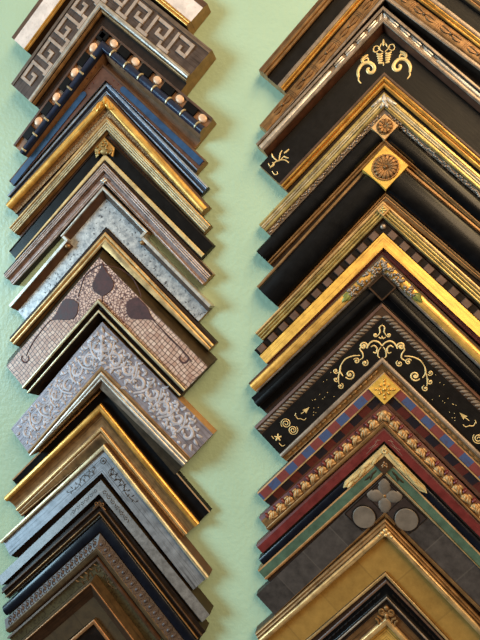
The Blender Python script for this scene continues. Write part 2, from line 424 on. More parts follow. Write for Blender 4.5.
frame('L17', 'narrow speckled silver corner sample right below the one with the engraved vine', (101, 480), (0, 580), (207, 617),
      [('speckled_panel', 'silver_speckled', 494, 20, 24), ('inner_lip', 'black_brown', 498, 23, 17)], side='olive_dark', end='black_brown')
frame('L18', 'dark corner sample with thin gold lines and a small scrolled corner knot, lower left column', (101, 498), (2, 589), (205, 632),
      [('outer_rim', 'black_brown', 503, 18, 20), ('bead', 'bronze_dark', 506, 21, 21, 'r', 1.5), ('black_band', 'black_brown', 511, 19, 19), ('gilt_line', 'gold_brown', 513.5, 21, 21, 'r', 1), ('inner_lip', 'olive_dark', 517, 19, 17, 'f2', 1)], end='black_brown', side='olive_dark')
frame('L19', 'glossy blue-black rounded corner sample above the carved egg pattern one', (102, 516), (2.5, 605), (200, 640),
      [('round_rail', 'blue_black', 532, 15, 17, 'r', 4)], end='black', side='black')
frame('L20', 'dark brown corner sample carved with a row of egg shapes, low in the left column', (100, 533), (4, 619), (185, 640),
      [('carved_band', 'egg_brown', 547, 17, 24), ('inner_rail', 'bronze_dull', 555, 24, 21, 'r', 2)], end='end_dark', side='black_brown')
frame('L21', 'mottled olive and brown corner sample with bronze vine, low in left column', (97, 558), (7, 637), (160, 640),
      [('outer_rim', 'bronze_dark', 561, 24, 25), ('mottled_panel', 'olive_mottled', 577, 23, 20, 'c', 1)], end='end_dark', side='brown_wood')
frame('L22', 'second-lowest left column corner sample, bronze with sloping outer face and flat inner band', (96, 574), (0, 653), (160, 654),
      [('outer_slope', 'bronze_dull', 583, 20, 33), ('ridge', 'copper_lip', 585.5, 34, 34, 'r', .6), ('inner_slope', 'bronze_dark', 597, 33, 24), ('flat_panel', 'bronze_leaf', 618, 24, 24)], end='end_dark', side='bronze')
frame('L23', 'lowest corner sample of the left column, dark with a thin copper edge', (94, 619), (0, 697), (158, 699),
      [('copper_edge', 'copper_lip', 624, 28, 28, 'r', 1.5), ('inner_panel', 'black_brown', 660, 26, 18)], end='end_dark', side='bronze_dull')

frame('R1', 'gilt corner sample with plain black frieze at the top of the right column', (384, -77), (261, 67), (480, -5),
      [('outer_rim', 'bronze', -71, 14, 16), ('gilt_rail', 'gold_brown', -60, 17, 17, 'f2', 2), ('frieze', 'black_warm', -38, 14, 14), ('brown_fillet', 'silver_brown', -33, 16, 16, 'r', 1), ('inner_lip', 'gold', -24, 17, 15, 'f2', 1.5)], side='bronze_dark', end='tan_wood')
frame('R2', 'carved brown-gold corner sample with leafy bands, second from the top of the right column', (384, -22), (262, 123), (480, 50),
      [('carved_band', 'gold_brown', -5, 14, 16, 'r', 3), ('silver_fillet', 'silver_brown', 0, 18, 18, 'r', 1.2), ('inner_lip', 'black_brown', 5, 16, 9)], side='bronze')
frame('R3', 'silver-brown corner sample with bright bars near its corner, around the black gold-painted panel', (383, 6), (258, 141), (480, 87),
      [('outer_rim', 'silver_brown', 10, 19, 20, 'r', 1), ('bar_groove', 'silver_brown', 18, 18, 18, 'c', 1.5), ('rail', 'silver_brown', 23, 20, 20, 'r', 1.5), ('inner_slope', 'red_brown', 33, 19, 10)], side='black_brown')
frame('R4', 'wide black corner sample painted with a gold palmette and scrolls, gilt inner lip', (384, 32), (260, 161), (480, 110),
      [('painted_panel', 'black_warm', 73, 11, 13), ('brown_fillet', 'brown_wood', 76, 15, 15, 'r', .8), ('inner_lip', 'gold', 88, 16, 13, 'f2', 2)], side='brown_wood', end='tan_wood')
frame('R5', 'pale silver-gold fluted corner sample with small silver leaf at the corner', (384, 92), (260, 221), (480, 173),
      [('outer_rim', 'gold_olive', 96, 13, 14, 'r', .8), ('fluted_rail', 'silver_gold', 103, 14, 14, 'f2', 1.5), ('gilt_rail', 'gold_olive', 108, 15, 15, 'r', 1.6), ('carved_edge', 'silver_brown', 117, 14, 12, 'l')], side='gold_brown')
frame('R6', 'rounded black corner sample with the smaller square gold rosette', (384, 116), (258, 248), (480, 198),
      [('round_rail', 'black_satin', 139, 10, 12, 'r', 7), ('gilt_lip', 'gold_brown', 147, 13, 11, 'f2', 1.2)], side='black_brown', end='black')
frame('R7', 'broad rounded black corner sample with the large square gold rosette', (384, 148), (260, 285), (480, 230),
      [('outer_fillet', 'gold_brown', 152, 11, 12, 'r', .8), ('round_rail', 'black_satin', 192, 11, 11, 'r', 9), ('inner_lip', 'gold_brown', 199, 11, 10, 'f2', 1)], side='bronze_dark', end='black')
frame('R8', 'narrow striped gold corner sample with a small square boss, below the large rosette', (383, 201), (257, 330), (480, 287),
      [('outer_fillet', 'gold_pale', 205, 14, 14, 'r', 1.2), ('fluted_rail', 'gold_olive', 218, 13, 13, 'f3', 1.8), ('inner_lip', 'bronze_dark', 220.5, 11, 10)], side='gold_brown')
frame('R9', 'broad plain gold corner sample edged with a row of dark dentil blocks', (383, 221), (254, 345), (480, 306),
      [('dentil_groove', 'black_brown', 233, 12, 12), ('gilt_flat', 'gold_flat', 247.5, 15, 18), ('inner_steps', 'red_dark', 254, 15, 12, 'f2', 1)], side='bronze_dark', end='end_dark')
frame('R10', 'rounded gold corner sample with silver grape clusters around its corner', (382, 254), (251, 381), (480, 348),
      [('outer_fillet', 'brown_wood', 257, 14, 14), ('gilt_rail', 'gold_bright', 270, 15, 15, 'r', 3), ('inner_fillet', 'silver_brown', 274, 16, 14, 'r', 1)], side='brown_wood')
frame('R11', 'plain black stepped corner sample with a framed square cross at the corner', (382, 274), (255, 397), (480, 372),
      [('outer_step', 'black_satin', 281, 12, 13), ('slope', 'black_satin', 291, 15, 16, 'r', 2), ('inner_step', 'black_satin', 301, 13, 10, 'c', 1)], side='black', end='black')
frame('R12', 'wide black corner sample painted with fine gold scrollwork and a carved rope edge', (382, 303), (257, 425), (480, 397),
      [('outer_rim', 'red_brown', 306.5, 13, 15), ('rope_groove', 'bronze_dark', 318, 14, 14), ('painted_panel', 'black_warm', 357, 14, 14), ('silver_rail', 'silver_brown', 363, 16, 17, 'r', 1), ('carved_lip', 'gold_brown', 371, 17, 14, 'c', 1)], side='brown_wood', end='end_dark')
frame('R13', 'blue and red chequered corner sample with a golden flower square at the corner', (384, 372), (258, 489), (480, 463),
      [('outer_fillet', 'tan_wood', 374, 14, 15), ('chequered_face', 'check_blue_red', 386, 15, 15), ('middle_fillet', 'gold_pale', 388, 16, 16), ('inner_cove', 'check_red_black', 399, 15, 11), ('brown_step', 'red_brown', 404, 11, 10)], side='brown_wood', end='end_dark')
frame('R14', 'knobbly gold carved corner sample with red scalloped edge', (384, 404), (259, 513), (480, 498),
      [('red_step', 'red_dark', 410, 10, 12), ('lump_bed', 'gold_brown', 421, 12, 13), ('inner_rail', 'gold_brown', 427, 15, 14, 'r', 1.5)], side='red_dark', end='end_dark')
frame('R15', 'plain dark red corner sample with pale scratches at the corner', (384, 427), (258, 543), (480, 522),
      [('outer_rim', 'red_dark', 430, 13, 14), ('red_face', 'red_paint', 441, 14, 14), ('inner_rim', 'dark_wood', 444, 13, 11)], side='red_dark', end='end_dark')
frame('R16', 'black corner sample whose corner is covered by pale carved gilt leaves', (384, 444), (259, 554), (480, 537),
      [('round_rail', 'blue_black', 456, 12, 12, 'r', 2.5)], side='black', end='black')
frame('R17', 'green painted corner sample with brown square block at the corner', (384, 456), (258, 566), (480, 550),
      [('outer_fillet', 'tan_wood', 458, 14, 14), ('green_face', 'green_paint', 470, 14, 14), ('inner_fillet', 'tan_wood', 474, 15, 13, 'r', .8)], side='gold_brown', end='green_paint')
frame('R18', 'wide dark grey corner sample with a four-petal flower and round discs at the corner', (384, 475), (257, 591), (480, 567),
      [('leaf_panel', 'grey_leaf', 512, 13, 13), ('inner_fillet', 'gold_brown', 517, 14, 12, 'r', .6)], side='plum_ground', end='end_dark')
frame('R19', 'large gold corner sample with broad flat gold band, near the bottom of the right column', (385, 518), (257, 630), (480, 616),
      [('outer_slope', 'gold_brown', 527, 14, 18, 'f2', 1.5), ('bright_rail', 'gold_pale', 536, 20, 19, 'r', 3), ('flat_band', 'gold_leaf_squares', 571, 14, 14), ('inner_fillet', 'gold_pale', 576, 17, 16, 'r', 1)], side='bronze_dark', end='end_dark')
frame('R20', 'plum-black corner sample with thin silver line, second-lowest of the right column', (386, 578), (258, 690), (480, 674),
      [('outer_rim', 'brown_wood', 583, 12, 14, 'r', 1), ('carved_band', 'black_satin', 595, 14, 14, 'c', 1.5), ('silver_line', 'silver_brown', 599, 17, 17, 'r', 1)], side='dark_wood', end='end_dark')
frame('R21', 'lowest corner sample of the right column, bronze with carved corner scroll', (386, 600), (258, 710), (480, 696),
      [('outer_rim', 'black_brown', 604, 14, 15), ('bronze_band', 'bronze', 616, 15, 14, 'c', 1), ('gilt_rail', 'gold_pale', 625, 15, 15, 'r', 3), ('inner_panel', 'gold_bright', 650, 12, 10)], side='dark_wood', end='end_dark')

# neighbours in a column must not run into each other: trim or extend each hidden inner edge to the next sample's outer edge
def nest(col):
    ks = [k for k in FR if k[0] == col]
    for a, b in zip(ks, ks[1:]):
        f, g = FR[a], FR[b]
        off = -9.7 if b == 'L10' else 0
        def vat(sd, ln):                                    # how deep into f (at apex and at the arm's end) g's outer edge lies
            out = []
            for u in (off, 100.):
                w = g.w2(*g.au(sd, u, off)) - f.A
                x, y = w.dot(f.ex) * 1000, w.dot(f.b) * 1000
                out.append(((y + sd * x) / S2, (y - sd * x) / S2))
            (u0, v0), (u1, v1) = out
            k = (v1 - v0) / (u1 - u0)
            return v0 + k * (ln - u0), v0 + k * (v0 - u0), v0
        eL, aL, z = vat(-1, f.lenL); eR, aR, z2 = vat(1, f.lenR)
        w = g.w2(0, S2 * off) - f.A
        f.lq = (w.dot(f.ex) * 1000, w.dot(f.b) * 1000 - .45)
        f.lim = (eL - .3, min(aL, aR, z, z2) - .3, eR - .3)
        if max(f.lim) - f.vb[-1] > .6 and a != 'L9':
            h = max(2, min(f.bands[-1][4] - 2, 6 if a == 'L3' else 20))
            f.bands = f.bands + [('rabbet', f.inner, 0, h, h)]
            f.vb = f.vb + [max(f.lim)]
nest('L'); nest('R')
for f in FR.values(): f.build()
# ---------------------------------------------------------------- carving, inlay and painted ornament
def smooth(pts, n=5):
    out = []
    for i in range(len(pts) - 1):
        p0, p1, p2, p3 = pts[max(0, i - 1)], pts[i], pts[i + 1], pts[min(len(pts) - 1, i + 2)]
        for j in range(n):
            t = j / n
            out.append(tuple(.5 * (2 * b + (c - a) * t + (2 * a - 5 * b + 4 * c - d) * t * t + (3 * b - a - 3 * c + d) * t ** 3) for a, b, c, d in zip(p0, p1, p2, p3)))
    return out + [pts[-1]]
def line(f, mb, pts, r, dh=.2, flat=.6, ends=.35, seg=6):
    """a raised line lying on the sample's surface; pts local mm, r mm (tapering to ends*r)"""
    n = len(pts)
    rr = [(r * (ends + (1 - ends) * math.sin(math.pi * min(1, max(0, (i + .5) / n))) ** .6)) / 1000 for i in range(n)]
    mb.tube([f.S(x, y, dh) for x, y in pts], rr, flat, seg)
def spiral(cx, cy, r0, r1, a0, turns, d=1):
    n = max(8, int(abs(turns) * 14))
    return [(cx + (r0 + (r1 - r0) * i / n) * math.cos(a0 + d * 2 * math.pi * turns * i / n), cy + (r0 + (r1 - r0) * i / n) * math.sin(a0 + d * 2 * math.pi * turns * i / n)) for i in range(n + 1)]
def leaf(f, mb, x, y, a, ln, wd, bend=.6, dh=.2, flat=.6):
    n = 8; pts = []; px, py = x, y
    for i in range(n + 1):
        pts.append((px, py)); aa = a + bend * i / n
        px += ln / n * math.cos(aa); py += ln / n * math.sin(aa)
    mb.tube([f.S(q[0], q[1], dh) for q in pts], [max(.08, wd * math.sin(math.pi * (i + .35) / (n + .7)) ** .8) / 1000 for i in range(n + 1)], flat, 6)
def uleaf(f, mb, sd, u, v, a, ln, wd, bend=.6, dh=.2, flat=.6):
    """leaf in arm coordinates: angle a from the arm direction towards the inside"""
    n = 8; pts = []; pu, pv = u, v
    for i in range(n + 1):
        pts.append((pu, pv)); aa = a + bend * i / n
        pu += ln / n * math.cos(aa); pv += ln / n * math.sin(aa)
    mb.tube([f.U(sd, q[0], q[1], dh) for q in pts], [max(.08, wd * math.sin(math.pi * (i + .35) / (n + .7)) ** .8) / 1000 for i in range(n + 1)], flat, 6)
def uline(f, mb, sd, pts, r, dh=.2, flat=.6, ends=.35):
    line(f, mb, [f.au(sd, *p) for p in pts], r, dh, flat, ends)
def ubox(f, mb, sd, u0, u1, v0, v1, h, th, bev=0.):
    mb.prism([f.P(*f.au(sd, u, v), h) for u, v in ((u0, v0), (u1, v0), (u1, v1), (u0, v1))], th / 1000, bev / 1000)
def uball(f, mb, sd, u, v, ru, rv, rn, dh=0., nu=9, nv=6):
    mb.ball(f.U(sd, u, v, dh), ru / 1000, rv / 1000, rn / 1000, f.ang(sd), nu, nv)
def ball(f, mb, x, y, r, rn, dh=0., nu=9, nv=6, ry=None, a=0.):
    mb.ball(f.S(x, y, dh), r / 1000, (ry or r) / 1000, rn / 1000, f.ang(1) + math.pi / 4 + a, nu, nv)
def block(f, name, v0, side, h, th, m, bev=.6):
    mb = MB(); c = [(0, S2 * v0), (side / S2, S2 * v0 + side / S2), (0, S2 * (v0 + side)), (-side / S2, S2 * v0 + side / S2)]
    mb.prism([f.P(x, y, h) for x, y in c], th / 1000, bev / 1000)
    o = f.add(mb, name, m); f.part[name] = o
    return S2 * v0 + side / S2                                        # local y of its centre
def rosette(f, parent, cy, r, h, n, m, m2):
    mb = MB()
    mb.prism([f.P(r * math.cos(2 * math.pi * i / 32), cy + r * math.sin(2 * math.pi * i / 32), h) for i in range(32)], .0004)
    f.add(mb, 'rosette_ground', m2, parent)
    mb = MB()
    mb.tube([f.P(r * math.cos(2 * math.pi * i / 32), cy + r * math.sin(2 * math.pi * i / 32), h + .4) for i in range(33)], r * .085 / 1000, .9, 6)
    for i in range(n):
        a = 2 * math.pi * i / n
        pts = [f.P(q * r * math.cos(a + .25 * q), cy + q * r * math.sin(a + .25 * q), h + .5 + .9 * math.sin(math.pi * q)) for q in (.2, .35, .5, .65, .8, .93)]
        w = r * math.pi / n * .95
        mb.tube(pts, [w * .25 / 1000, w * .5 / 1000, w * .75 / 1000, w * .95 / 1000, w / 1000, w * .5 / 1000], .8, 6)
    mb.ball(f.P(0, cy, h + 1), r * .2 / 1000, r * .2 / 1000, r * .2 / 1000)
    f.add(mb, 'rosette', m, parent)

# Greek key relief
f = FR['L2']; mb = MB(); a, b = f.vspan('key_panel'); un = (b - a - 3) / 5.4
for sd, ln in ((-1, f.lenL), (1, f.lenR)):
    u0 = b + 4
    while u0 + 4.8 * un < ln:
        for path in ([(0, 5), (0, .5), (4.3, .5), (4.3, 3.3), (2.15, 3.3), (2.15, 2.3)], [(-2.2, 5), (.45, 5)], [(-2.2, 5), (-2.2, 4.2)]):
            for (x0, y0), (x1, y1) in zip(path, path[1:]):
                hw = .37
                ua, ub = u0 + (min(x0, x1) - hw) * un, u0 + (max(x0, x1) + hw) * un
                va, vb_ = a + 1.5 + (min(y0, y1) - hw + .2) * un, a + 1.5 + (max(y0, y1) + hw + .2) * un
                vb_ = min(vb_, b - .4); ub = min(ub, ln - .3)
                if ub > ua: ubox(f, mb, sd, ua, ub, va, vb_, f.hv((va + vb_) / 2) - 1, 2.6, .7)
        u0 += 6.5 * un
f.add(mb, 'greek_key_relief', 'pewter_light', 'key_panel', smooth=20)

# gold beads in squares and the ringed rod
f = FR['L3']; a, b = f.vspan('bead_channel'); ra, rb = f.vspan('rod')
for sd, ln in ((-1, f.lenL), (1, f.lenR)):
    u = 30.
    while u < ln - 2:
        mb = MB(); ubox(f, mb, sd, max(a + 3, u - 31), u - 11.5, a + .4, b - .4, 16.5, 4, .6); f.add(mb, 'black_block', 'black_satin')
        if u < ln - 9:
            mb = MB(); uball(f, mb, sd, u, (a + b) / 2 - .3, 6.6, 5.6, 1.9, .9, 14, 8); o = f.add(mb, 'gold_bead', 'pink_gold_bead')
        u += 42
    u = 40.
    while u < ln - 3:
        mb = MB()
        mb.tube([f.U(sd, u, v, .5) for v in [ra + .1 + (rb - ra - .2) * i / 10 for i in range(11)]], .0014, .8, 6)
        f.add(mb, 'silver_ring', 'silver_gold', 'rod'); u += 26.5
mb = MB()
for sd in (-1, 1):
    for i in range(3): uball(f, mb, sd, 48 + 9 * i, f.vspan('inner_slope')[0] + 1, .9, .9, .8)
f.add(mb, 'peg_dots', 'red_dark', 'inner_slope')

# blue inlay strips
f = FR['L4']; a, b = f.vspan('panel')
for sd, ln in ((-1, f.lenL), (1, f.lenR)):
    mb = MB(); u0 = 44; c = (a + b) / 2; w = (b - a) * .47
    out = [(u0 + w + w * math.cos(t), c + w * math.sin(t)) for t in [math.pi / 2 + math.pi * i / 8 for i in range(9)]]
    out += [(ln - 1.5, c - w), (ln - 1.5, c + w)]
    mb.prism([f.P(*f.au(sd, *p), 12.6) for p in out], .0016, .0004)
    f.add(mb, 'blue_inlay', 'blue_paint', 'panel', 'bright blue inlaid strip')
mb = MB()
for sd in (-1, 1):
    for i in range(2): uball(f, mb, sd, 28 + 9 * i, (a + b) / 2, 1.2, 1.2, .8)
f.add(mb, 'peg_dots', 'red_dark', 'panel')

# carved leaf on the bright gold sample
f = FR['L6']; a, b = f.vspan('gilt_rail'); mb = MB()
for sd in (-1, 1):
    for u, v, an, L, w in ((b, a + 1, .1, 14, 2), (b - 2, a + 4, .25, 12, 2), (b + 3, b - 2, -.3, 10, 1.8), (b + 8, a + 3, -.2, 9, 1.6)):
        uleaf(f, mb, sd, u, v, an, L, w, .5, .4, .8)
leaf(f, mb, 0, a * S2 + 1, math.pi / 2, 12, 2.6, 0, .6, .8)
f.add(mb, 'corner_leaf', 'gold_bright')

# crumpled gold clasp
f = FR['L8']; mb = MB(); w = f.vb[-1]
mb.prism([f.P(x, y, 13.5) for x, y in ((0, 2), (15, 17.5), (13, 30), (6, 24), (0, 27), (-6, 24), (-13, 30), (-15, 17.5))], .002, .0012)
rnd = random.Random(3)
for i in range(26):
    x = rnd.uniform(-12, 12); y = rnd.uniform(abs(x) + 5, 25)
    mb.ball(f.P(x, y, 15.6), rnd.uniform(1.5, 3) / 1000, rnd.uniform(1, 2) / 1000, .0014, rnd.uniform(0, 3), 7, 5)
f.add(mb, 'corner_clasp', 'gold_leaf_dull', None, 'crumpled gold corner clasp', 60)

# little knot on the mauve striped sample
f = FR['L9']; mb = MB(); y = S2 * f.vspan('inner_rail')[0] + 2
for x, dy in ((0, 0), (-3, 2), (3, 2), (0, 4)): mb.ball(f.P(x, y + dy, 14.5), .0022, .0022, .0016)
f.add(mb, 'corner_knot', 'silver')

# ears of the marbled sample
f = FR['L10']; E1 = 82.; EO = -9.5; lL, lR = f.lenL, f.lenR
for q in ('outer_rim', 'cove', 'marble_panel'): bpy.data.objects.remove(f.part.pop(q))
ra, rb = f.vspan('outer_rim'); ca, cb = f.vspan('cove'); ma, mb_ = f.vspan('marble_panel')
f.lenL = f.lenR = E1
f.part['outer_rim'] = f.sweep(profile(EO, EO + rb - ra, 18, 18, 'r', 1), f.root, 'outer_rim', 'silver')
f.part['corner_cove'] = f.sweep(profile(EO + rb - ra, EO + cb, 17, 9, 'l', 0), f.root, 'corner_cove', 'brown_wood')
f.part['marble_corner'] = f.sweep(profile(EO + cb, cb, 9, 9, 'l', 0), f.root, 'marble_corner', 'marble')
f.lenL, f.lenR = lL, lR
f.part['marble_panel'] = f.sweep(profile(cb, mb_, 9, 10, 'l', 0), f.root, 'marble_panel', 'marble')
for sd, ln in ((-1, lL), (1, lR)):
    mb = MB(); ubox(f, mb, sd, E1 + .02, ln, ra, rb, .4, 18.6, .7); ubox(f, mb, sd, E1 - (rb - ra), E1, EO + rb - ra + .02, rb - .02, .4, 18.6, .5)
    f.add(mb, 'arm_rim', 'silver', None, smooth=25)
    mb = MB(); n0 = len(mb.v)
    for u in (E1 + .02, ln):
        for v, h in ((rb, .4), (rb, 17), (cb, 9), (cb, .4)): mb.v.append(f.P(*f.au(sd, u, v), h))
    mb.f = [(0, 1, 2, 3), (7, 6, 5, 4), (0, 4, 5, 1), (1, 5, 6, 2), (2, 6, 7, 3), (3, 7, 4, 0)]
    f.add(mb, 'arm_cove', 'brown_wood', None, smooth=25)
    mb = MB(); mb.ball(f.P(*f.au(sd, E1 + 4, rb + 3), 15), .0045, .0035, .003); f.add(mb, 'ear_knob', 'gold_brown')

# mosaic hearts, vines
f = FR['L12']; va, vb2 = f.vspan('mosaic_panel')
def heart(f, px, tip, hw):
    """heart-shaped tree: lobes at px, point at tip (photo points on the panel)"""
    h = f.hv((va + vb2) / 2); cx, cy = f.ip(*px, h); tx, ty = f.ip(*tip, h)
    L = math.hypot(tx - cx, ty - cy); ax, ay = (tx - cx) / L, (ty - cy) / L
    out = []
    for sg in (1, -1):                                                  # rounded base, narrowing to a point
        for i in range(16):
            t = i / 15 if sg > 0 else 1 - (i + .5) / 15.5
            wv = sg * hw * max(0, math.sin(math.pi * t ** 1.75)) ** .85 * (1 if t < .98 else .3)
            d = L * (1 - 1.5 * t)
            x, y = cx + ax * d - ay * wv, cy + ay * d + ax * wv
            v = (y - abs(x)) / S2; dv = min(max(v, va + .6), vb2 - .6) - v; q = 1 if x > 0 else -1
            if abs(x) > 3: x, y = x - q * dv / S2, y + dv / S2
            out.append(f.S(x, y, -.3))
    mb = MB(); mb.prism(out, .0011, .0006)
    f.add(mb, 'heart_tree', 'plum', 'mosaic_panel', 'dark plum heart-shaped tree')
heart(f, (103, 285), (102, 262), 16); heart(f, (69, 309), (50, 321), 15); heart(f, (136, 308), (155, 321), 15)
mb = MB(); h = f.hv((va + vb2) / 2)
for pts in ([(102, 264), (92, 269), (84, 277), (80, 290), (78, 297)], [(104, 265), (116, 268), (127, 276), (136, 289), (140, 297)], [(103, 296), (103, 302)],
            [(50, 320), (40, 332), (31, 345), (26, 356)], [(152, 319), (168, 336), (182, 350), (192, 362)]):
    line(f, mb, smooth([f.ip(*p, h) for p in pts]), 1.1, .1, .6, .6)
for sd in (-1, 1):
    ln = f.lenL if sd < 0 else f.lenR
    uline(f, mb, sd, [(ln - 30 + 6 * math.cos(t), (va + vb2) / 2 - 6 + 6 * math.sin(t)) for t in [i * .5 - 1.5 for i in range(10)]], 1.3, .1, .6, .6)
    for i in range(7):
        uball(f, mb, sd, 62 + 6 * i + random.uniform(-3, 3), va + random.uniform(5, vb2 - va - 5), 1.4, 1.2, .6)
f.add(mb, 'vine', 'plum', 'mosaic_panel')

# scrolling leaf relief
f = FR['L13']; va, vb2 = f.vspan('relief_ground'); mb = MB(); vm = (va + vb2) / 2; hw = (vb2 - va) / 2
rnd = random.Random(5)
for sd, ln in ((-1, f.lenL), (1, f.lenR)):
    P = 37.; u = vb2 - 14; k = 0
    while u < ln - 12:
        s = 1 if k % 2 else -1
        def put(pu, pv): return (min(ln - 1.5, max(abs(pv) * 0 + pv * .98, pu)), min(vb2 - 1.6, max(va + 1.6, pv)))
        sp = [(u + x, vm + s * (y + hw * .16)) for x, y in spiral(0, 0, hw * .56, hw * .1, 2.6, 1.05, 1)]
        uline(f, mb, sd, [put(*p) for p in sp], 2.6, .1, .6, .3)
        st = smooth([(u - P * .55, vm - s * hw * .75), (u - P * .3, vm - s * hw * .1), (u - hw * .55, vm + s * hw * .5)])
        uline(f, mb, sd, [put(*p) for p in st], 1.8, .3, .7, .5)
        for i in range(11):
            a = 2 * math.pi * i / 11 + .3; r0 = hw * rnd.uniform(.5, .8)
            pu, pv = put(u + r0 * math.cos(a), vm + s * hw * .16 + r0 * math.sin(a))
            if pu < ln - 6: 
                L = rnd.uniform(7, 10); aa = a + 1.1
                if va + 1 < pv + L * math.sin(aa) < vb2 - 1: uleaf(f, mb, sd, pu, pv, aa, L, 2.3, -1.3, .1, .65)
                else: uleaf(f, mb, sd, pu, pv, a + 2.0, L * .7, 2.1, -1.1, .1, .65)
        for i in range(3):
            a = rnd.uniform(0, 6.28); uball(f, mb, sd, *put(u + hw * .3 * math.cos(a), vm + s * hw * .16 + hw * .3 * math.sin(a)), 2, 1.5, 1.2)
        u += P * .62; k += 1
for sd, ln in ((-1, f.lenL), (1, f.lenR)):
    for i in range(95):
        u, v = rnd.uniform(30, ln - 9), rnd.uniform(va + 2.5, vb2 - 2.5); a = rnd.uniform(0, 6.28); L = rnd.uniform(5, 8.5)
        if u > v + 6 and va + 1 < v + L * math.sin(a) < vb2 - 1 and u + L * math.cos(a) < ln - 1: uleaf(f, mb, sd, u, v, a, L, 1.8, rnd.choice((-1.2, 1.2)), 0, .6)
for x, y, a in ((0, 6, 1.57), (-5, 14, 2.2), (5, 14, .9), (-4, 24, 2.4), (4, 24, .7), (0, 18, 1.57), (-9, 30, 2), (9, 30, 1.1), (0, 36, 1.57), (-12, 22, 2.6), (12, 22, .5)):
    leaf(f, mb, x, y, a, 10, 2.4, .7 if x < 0 else -.7, .3, .8)
f.add(mb, 'leaf_scroll_relief', 'relief_silver', 'relief_ground', 'raised silver leaf scrolls')

# engraved vine, speckled flowers, corner knots
f = FR['L16']; va, vb2 = f.vspan('engraved_panel'); mb = MB(); vm = (va + vb2) / 2
for sd in (-1, 1):
    uline(f, mb, sd, smooth([(vb2 + 2, vm - 4), (vb2 + 14, vm + 5), (vb2 + 27, vm - 4), (vb2 + 42, vm + 3), (vb2 + 60, vm)]), .55, 0, .5, .5)
    for i in range(13):
        u = vb2 + 4 + i * 4.6; s = 1 if i % 2 else -1
        uleaf(f, mb, sd, u, vm, s * .8, 7 - i * .2, .9, s * 1.2, 0, .5)
        if i < 8: uleaf(f, mb, sd, u + 2, vm + s * 3, -s * .9, 5, .7, -s, 0, .5)
    uline(f, mb, sd, spiral(vb2 + 8, vm, 5, .8, 0, 1.6), .5, 0, .5)
line(f, mb, spiral(0, S2 * vm, 4, 4, 0, 1), .6, 0, .5, 1); ball(f, mb, 0, S2 * vm, 1.6, .5)
f.add(mb, 'engraved_vine', 'engraving', 'engraved_panel', 'dark engraved vine')
f = FR['L17']; va, vb2 = f.vspan('speckled_panel'); mb = MB(); vm = (va + vb2) / 2
for sd in (-1, 1):
    for i in range(6):
        u = vb2 + 3 + 9 * i
        for q in range(5): uball(f, mb, sd, u + 1.8 * math.cos(q * 1.257), vm + 1.8 * math.sin(q * 1.257), .9, .9, .4, 0, 6, 4)
        uleaf(f, mb, sd, u + 3, vm - 2, .5, 5, .6, .8, 0, .5)
f.add(mb, 'engraved_flowers', 'engraving', 'speckled_panel')
f = FR['L18']; mb = MB(); y = S2 * f.vspan('bead')[0] - 1
for pts in (spiral(-4, y + 2, 3.4, .6, 0, 1.4), spiral(4, y + 2, 3.4, .6, math.pi, 1.4, -1), [(-9, y + 9), (-3, y + 4), (0, y - 2)], [(9, y + 9), (3, y + 4), (0, y - 2)]):
    mb.tube([f.P(px, py, 22) for px, py in pts], .0008, .8, 6)
f.add(mb, 'corner_knot', 'bronze')
# egg carving
f = FR['L20']; va, vb2 = f.vspan('carved_band'); mb = MB(); vm = (va + vb2) / 2
for sd, ln in ((-1, f.lenL), (1, f.lenR)):
    u = vb2 + 2
    while u < ln - 3:
        uball(f, mb, sd, u, vm + .4, 2.5, (vb2 - va) * .36, 2, .2, 8, 6)
        uline(f, mb, sd, [(u + 4.1 * math.cos(t), vm + .4 + (vb2 - va) * .46 * math.sin(t)) for t in [-2.6 + i * .55 for i in range(10)]], .75, .5, .9, .8)
        u += 9.4
f.add(mb, 'egg_carving', 'egg_brown', 'carved_band', 'row of carved egg shapes')
f = FR['L21']; va, vb2 = f.vspan('mottled_panel'); mb = MB(); vm = (va + vb2) / 2
for sd in (-1, 1):
    uline(f, mb, sd, smooth([(vm + 4, vm), (vb2 + 8, vm - 4), (vb2 + 20, vm + 4), (vb2 + 34, vm - 2)]), .8, .2, .7, .6)
    for i in range(9):
        s = 1 if i % 2 else -1; uleaf(f, mb, sd, vb2 - 6 + i * 4.6, vm, s * .9, 7, 1.3, s * .9, .2, .7)
f.add(mb, 'corner_vine', 'bronze_dull', 'mottled_panel', 'bronze vine at the corner')

# ------------- right column
f = FR['R2']; va, vb2 = f.vspan('carved_band'); mb = MB(); vm = (va + vb2) / 2; rnd = random.Random(8)
for sd, ln in ((-1, f.lenL), (1, f.lenR)):
    u = vb2 + 14
    while u < ln - 14:
        for q in (-1, 1):
            for w_ in (-1, 1): uleaf(f, mb, sd, u + q * 2, vm + w_ * 1, (0 if q > 0 else math.pi) + q * w_ * .35, 13, 1.5, -q * w_ * .7, .3, .8)
        for q in range(3): uline(f, mb, sd, [(u - 15 - q * 2.2, va + 1), (u - 15.6 - q * 2.2, vm), (u - 15 - q * 2.2, vb2 - 1)], .7, .2, .8, .6)
        uball(f, mb, sd, u, vm, 2.4, 2.2, 2, .2); u += 40
f.add(mb, 'leaf_carving', 'bronze', 'carved_band')
f = FR['R3']; va, vb2 = f.vspan('bar_groove'); mb = MB(); c = (va + vb2) / 2
for sd in (-1, 1):
    for i in range(4):
        u0 = vb2 + 7 + 18.5 * i
        for dv in (-1.6, 1.6):
            mb.tube([f.U(sd, u0 + t, c + dv, .9) for t in (0, 1, 13.5, 14.5)], [.0006, .0014, .0014, .0006], .9, 7)
    mb.tube([f.U(sd, u, c, .6) for u in (vb2 + 84, vb2 + 88, f.lenL - .6)], [.0015, .0034, .0034], .55, 8)
    for i in range(3): uleaf(f, mb, sd, vb2 - 4 + 1.5 * i, va + 1.5 * i, .6, 7, .9, -.8, .4)
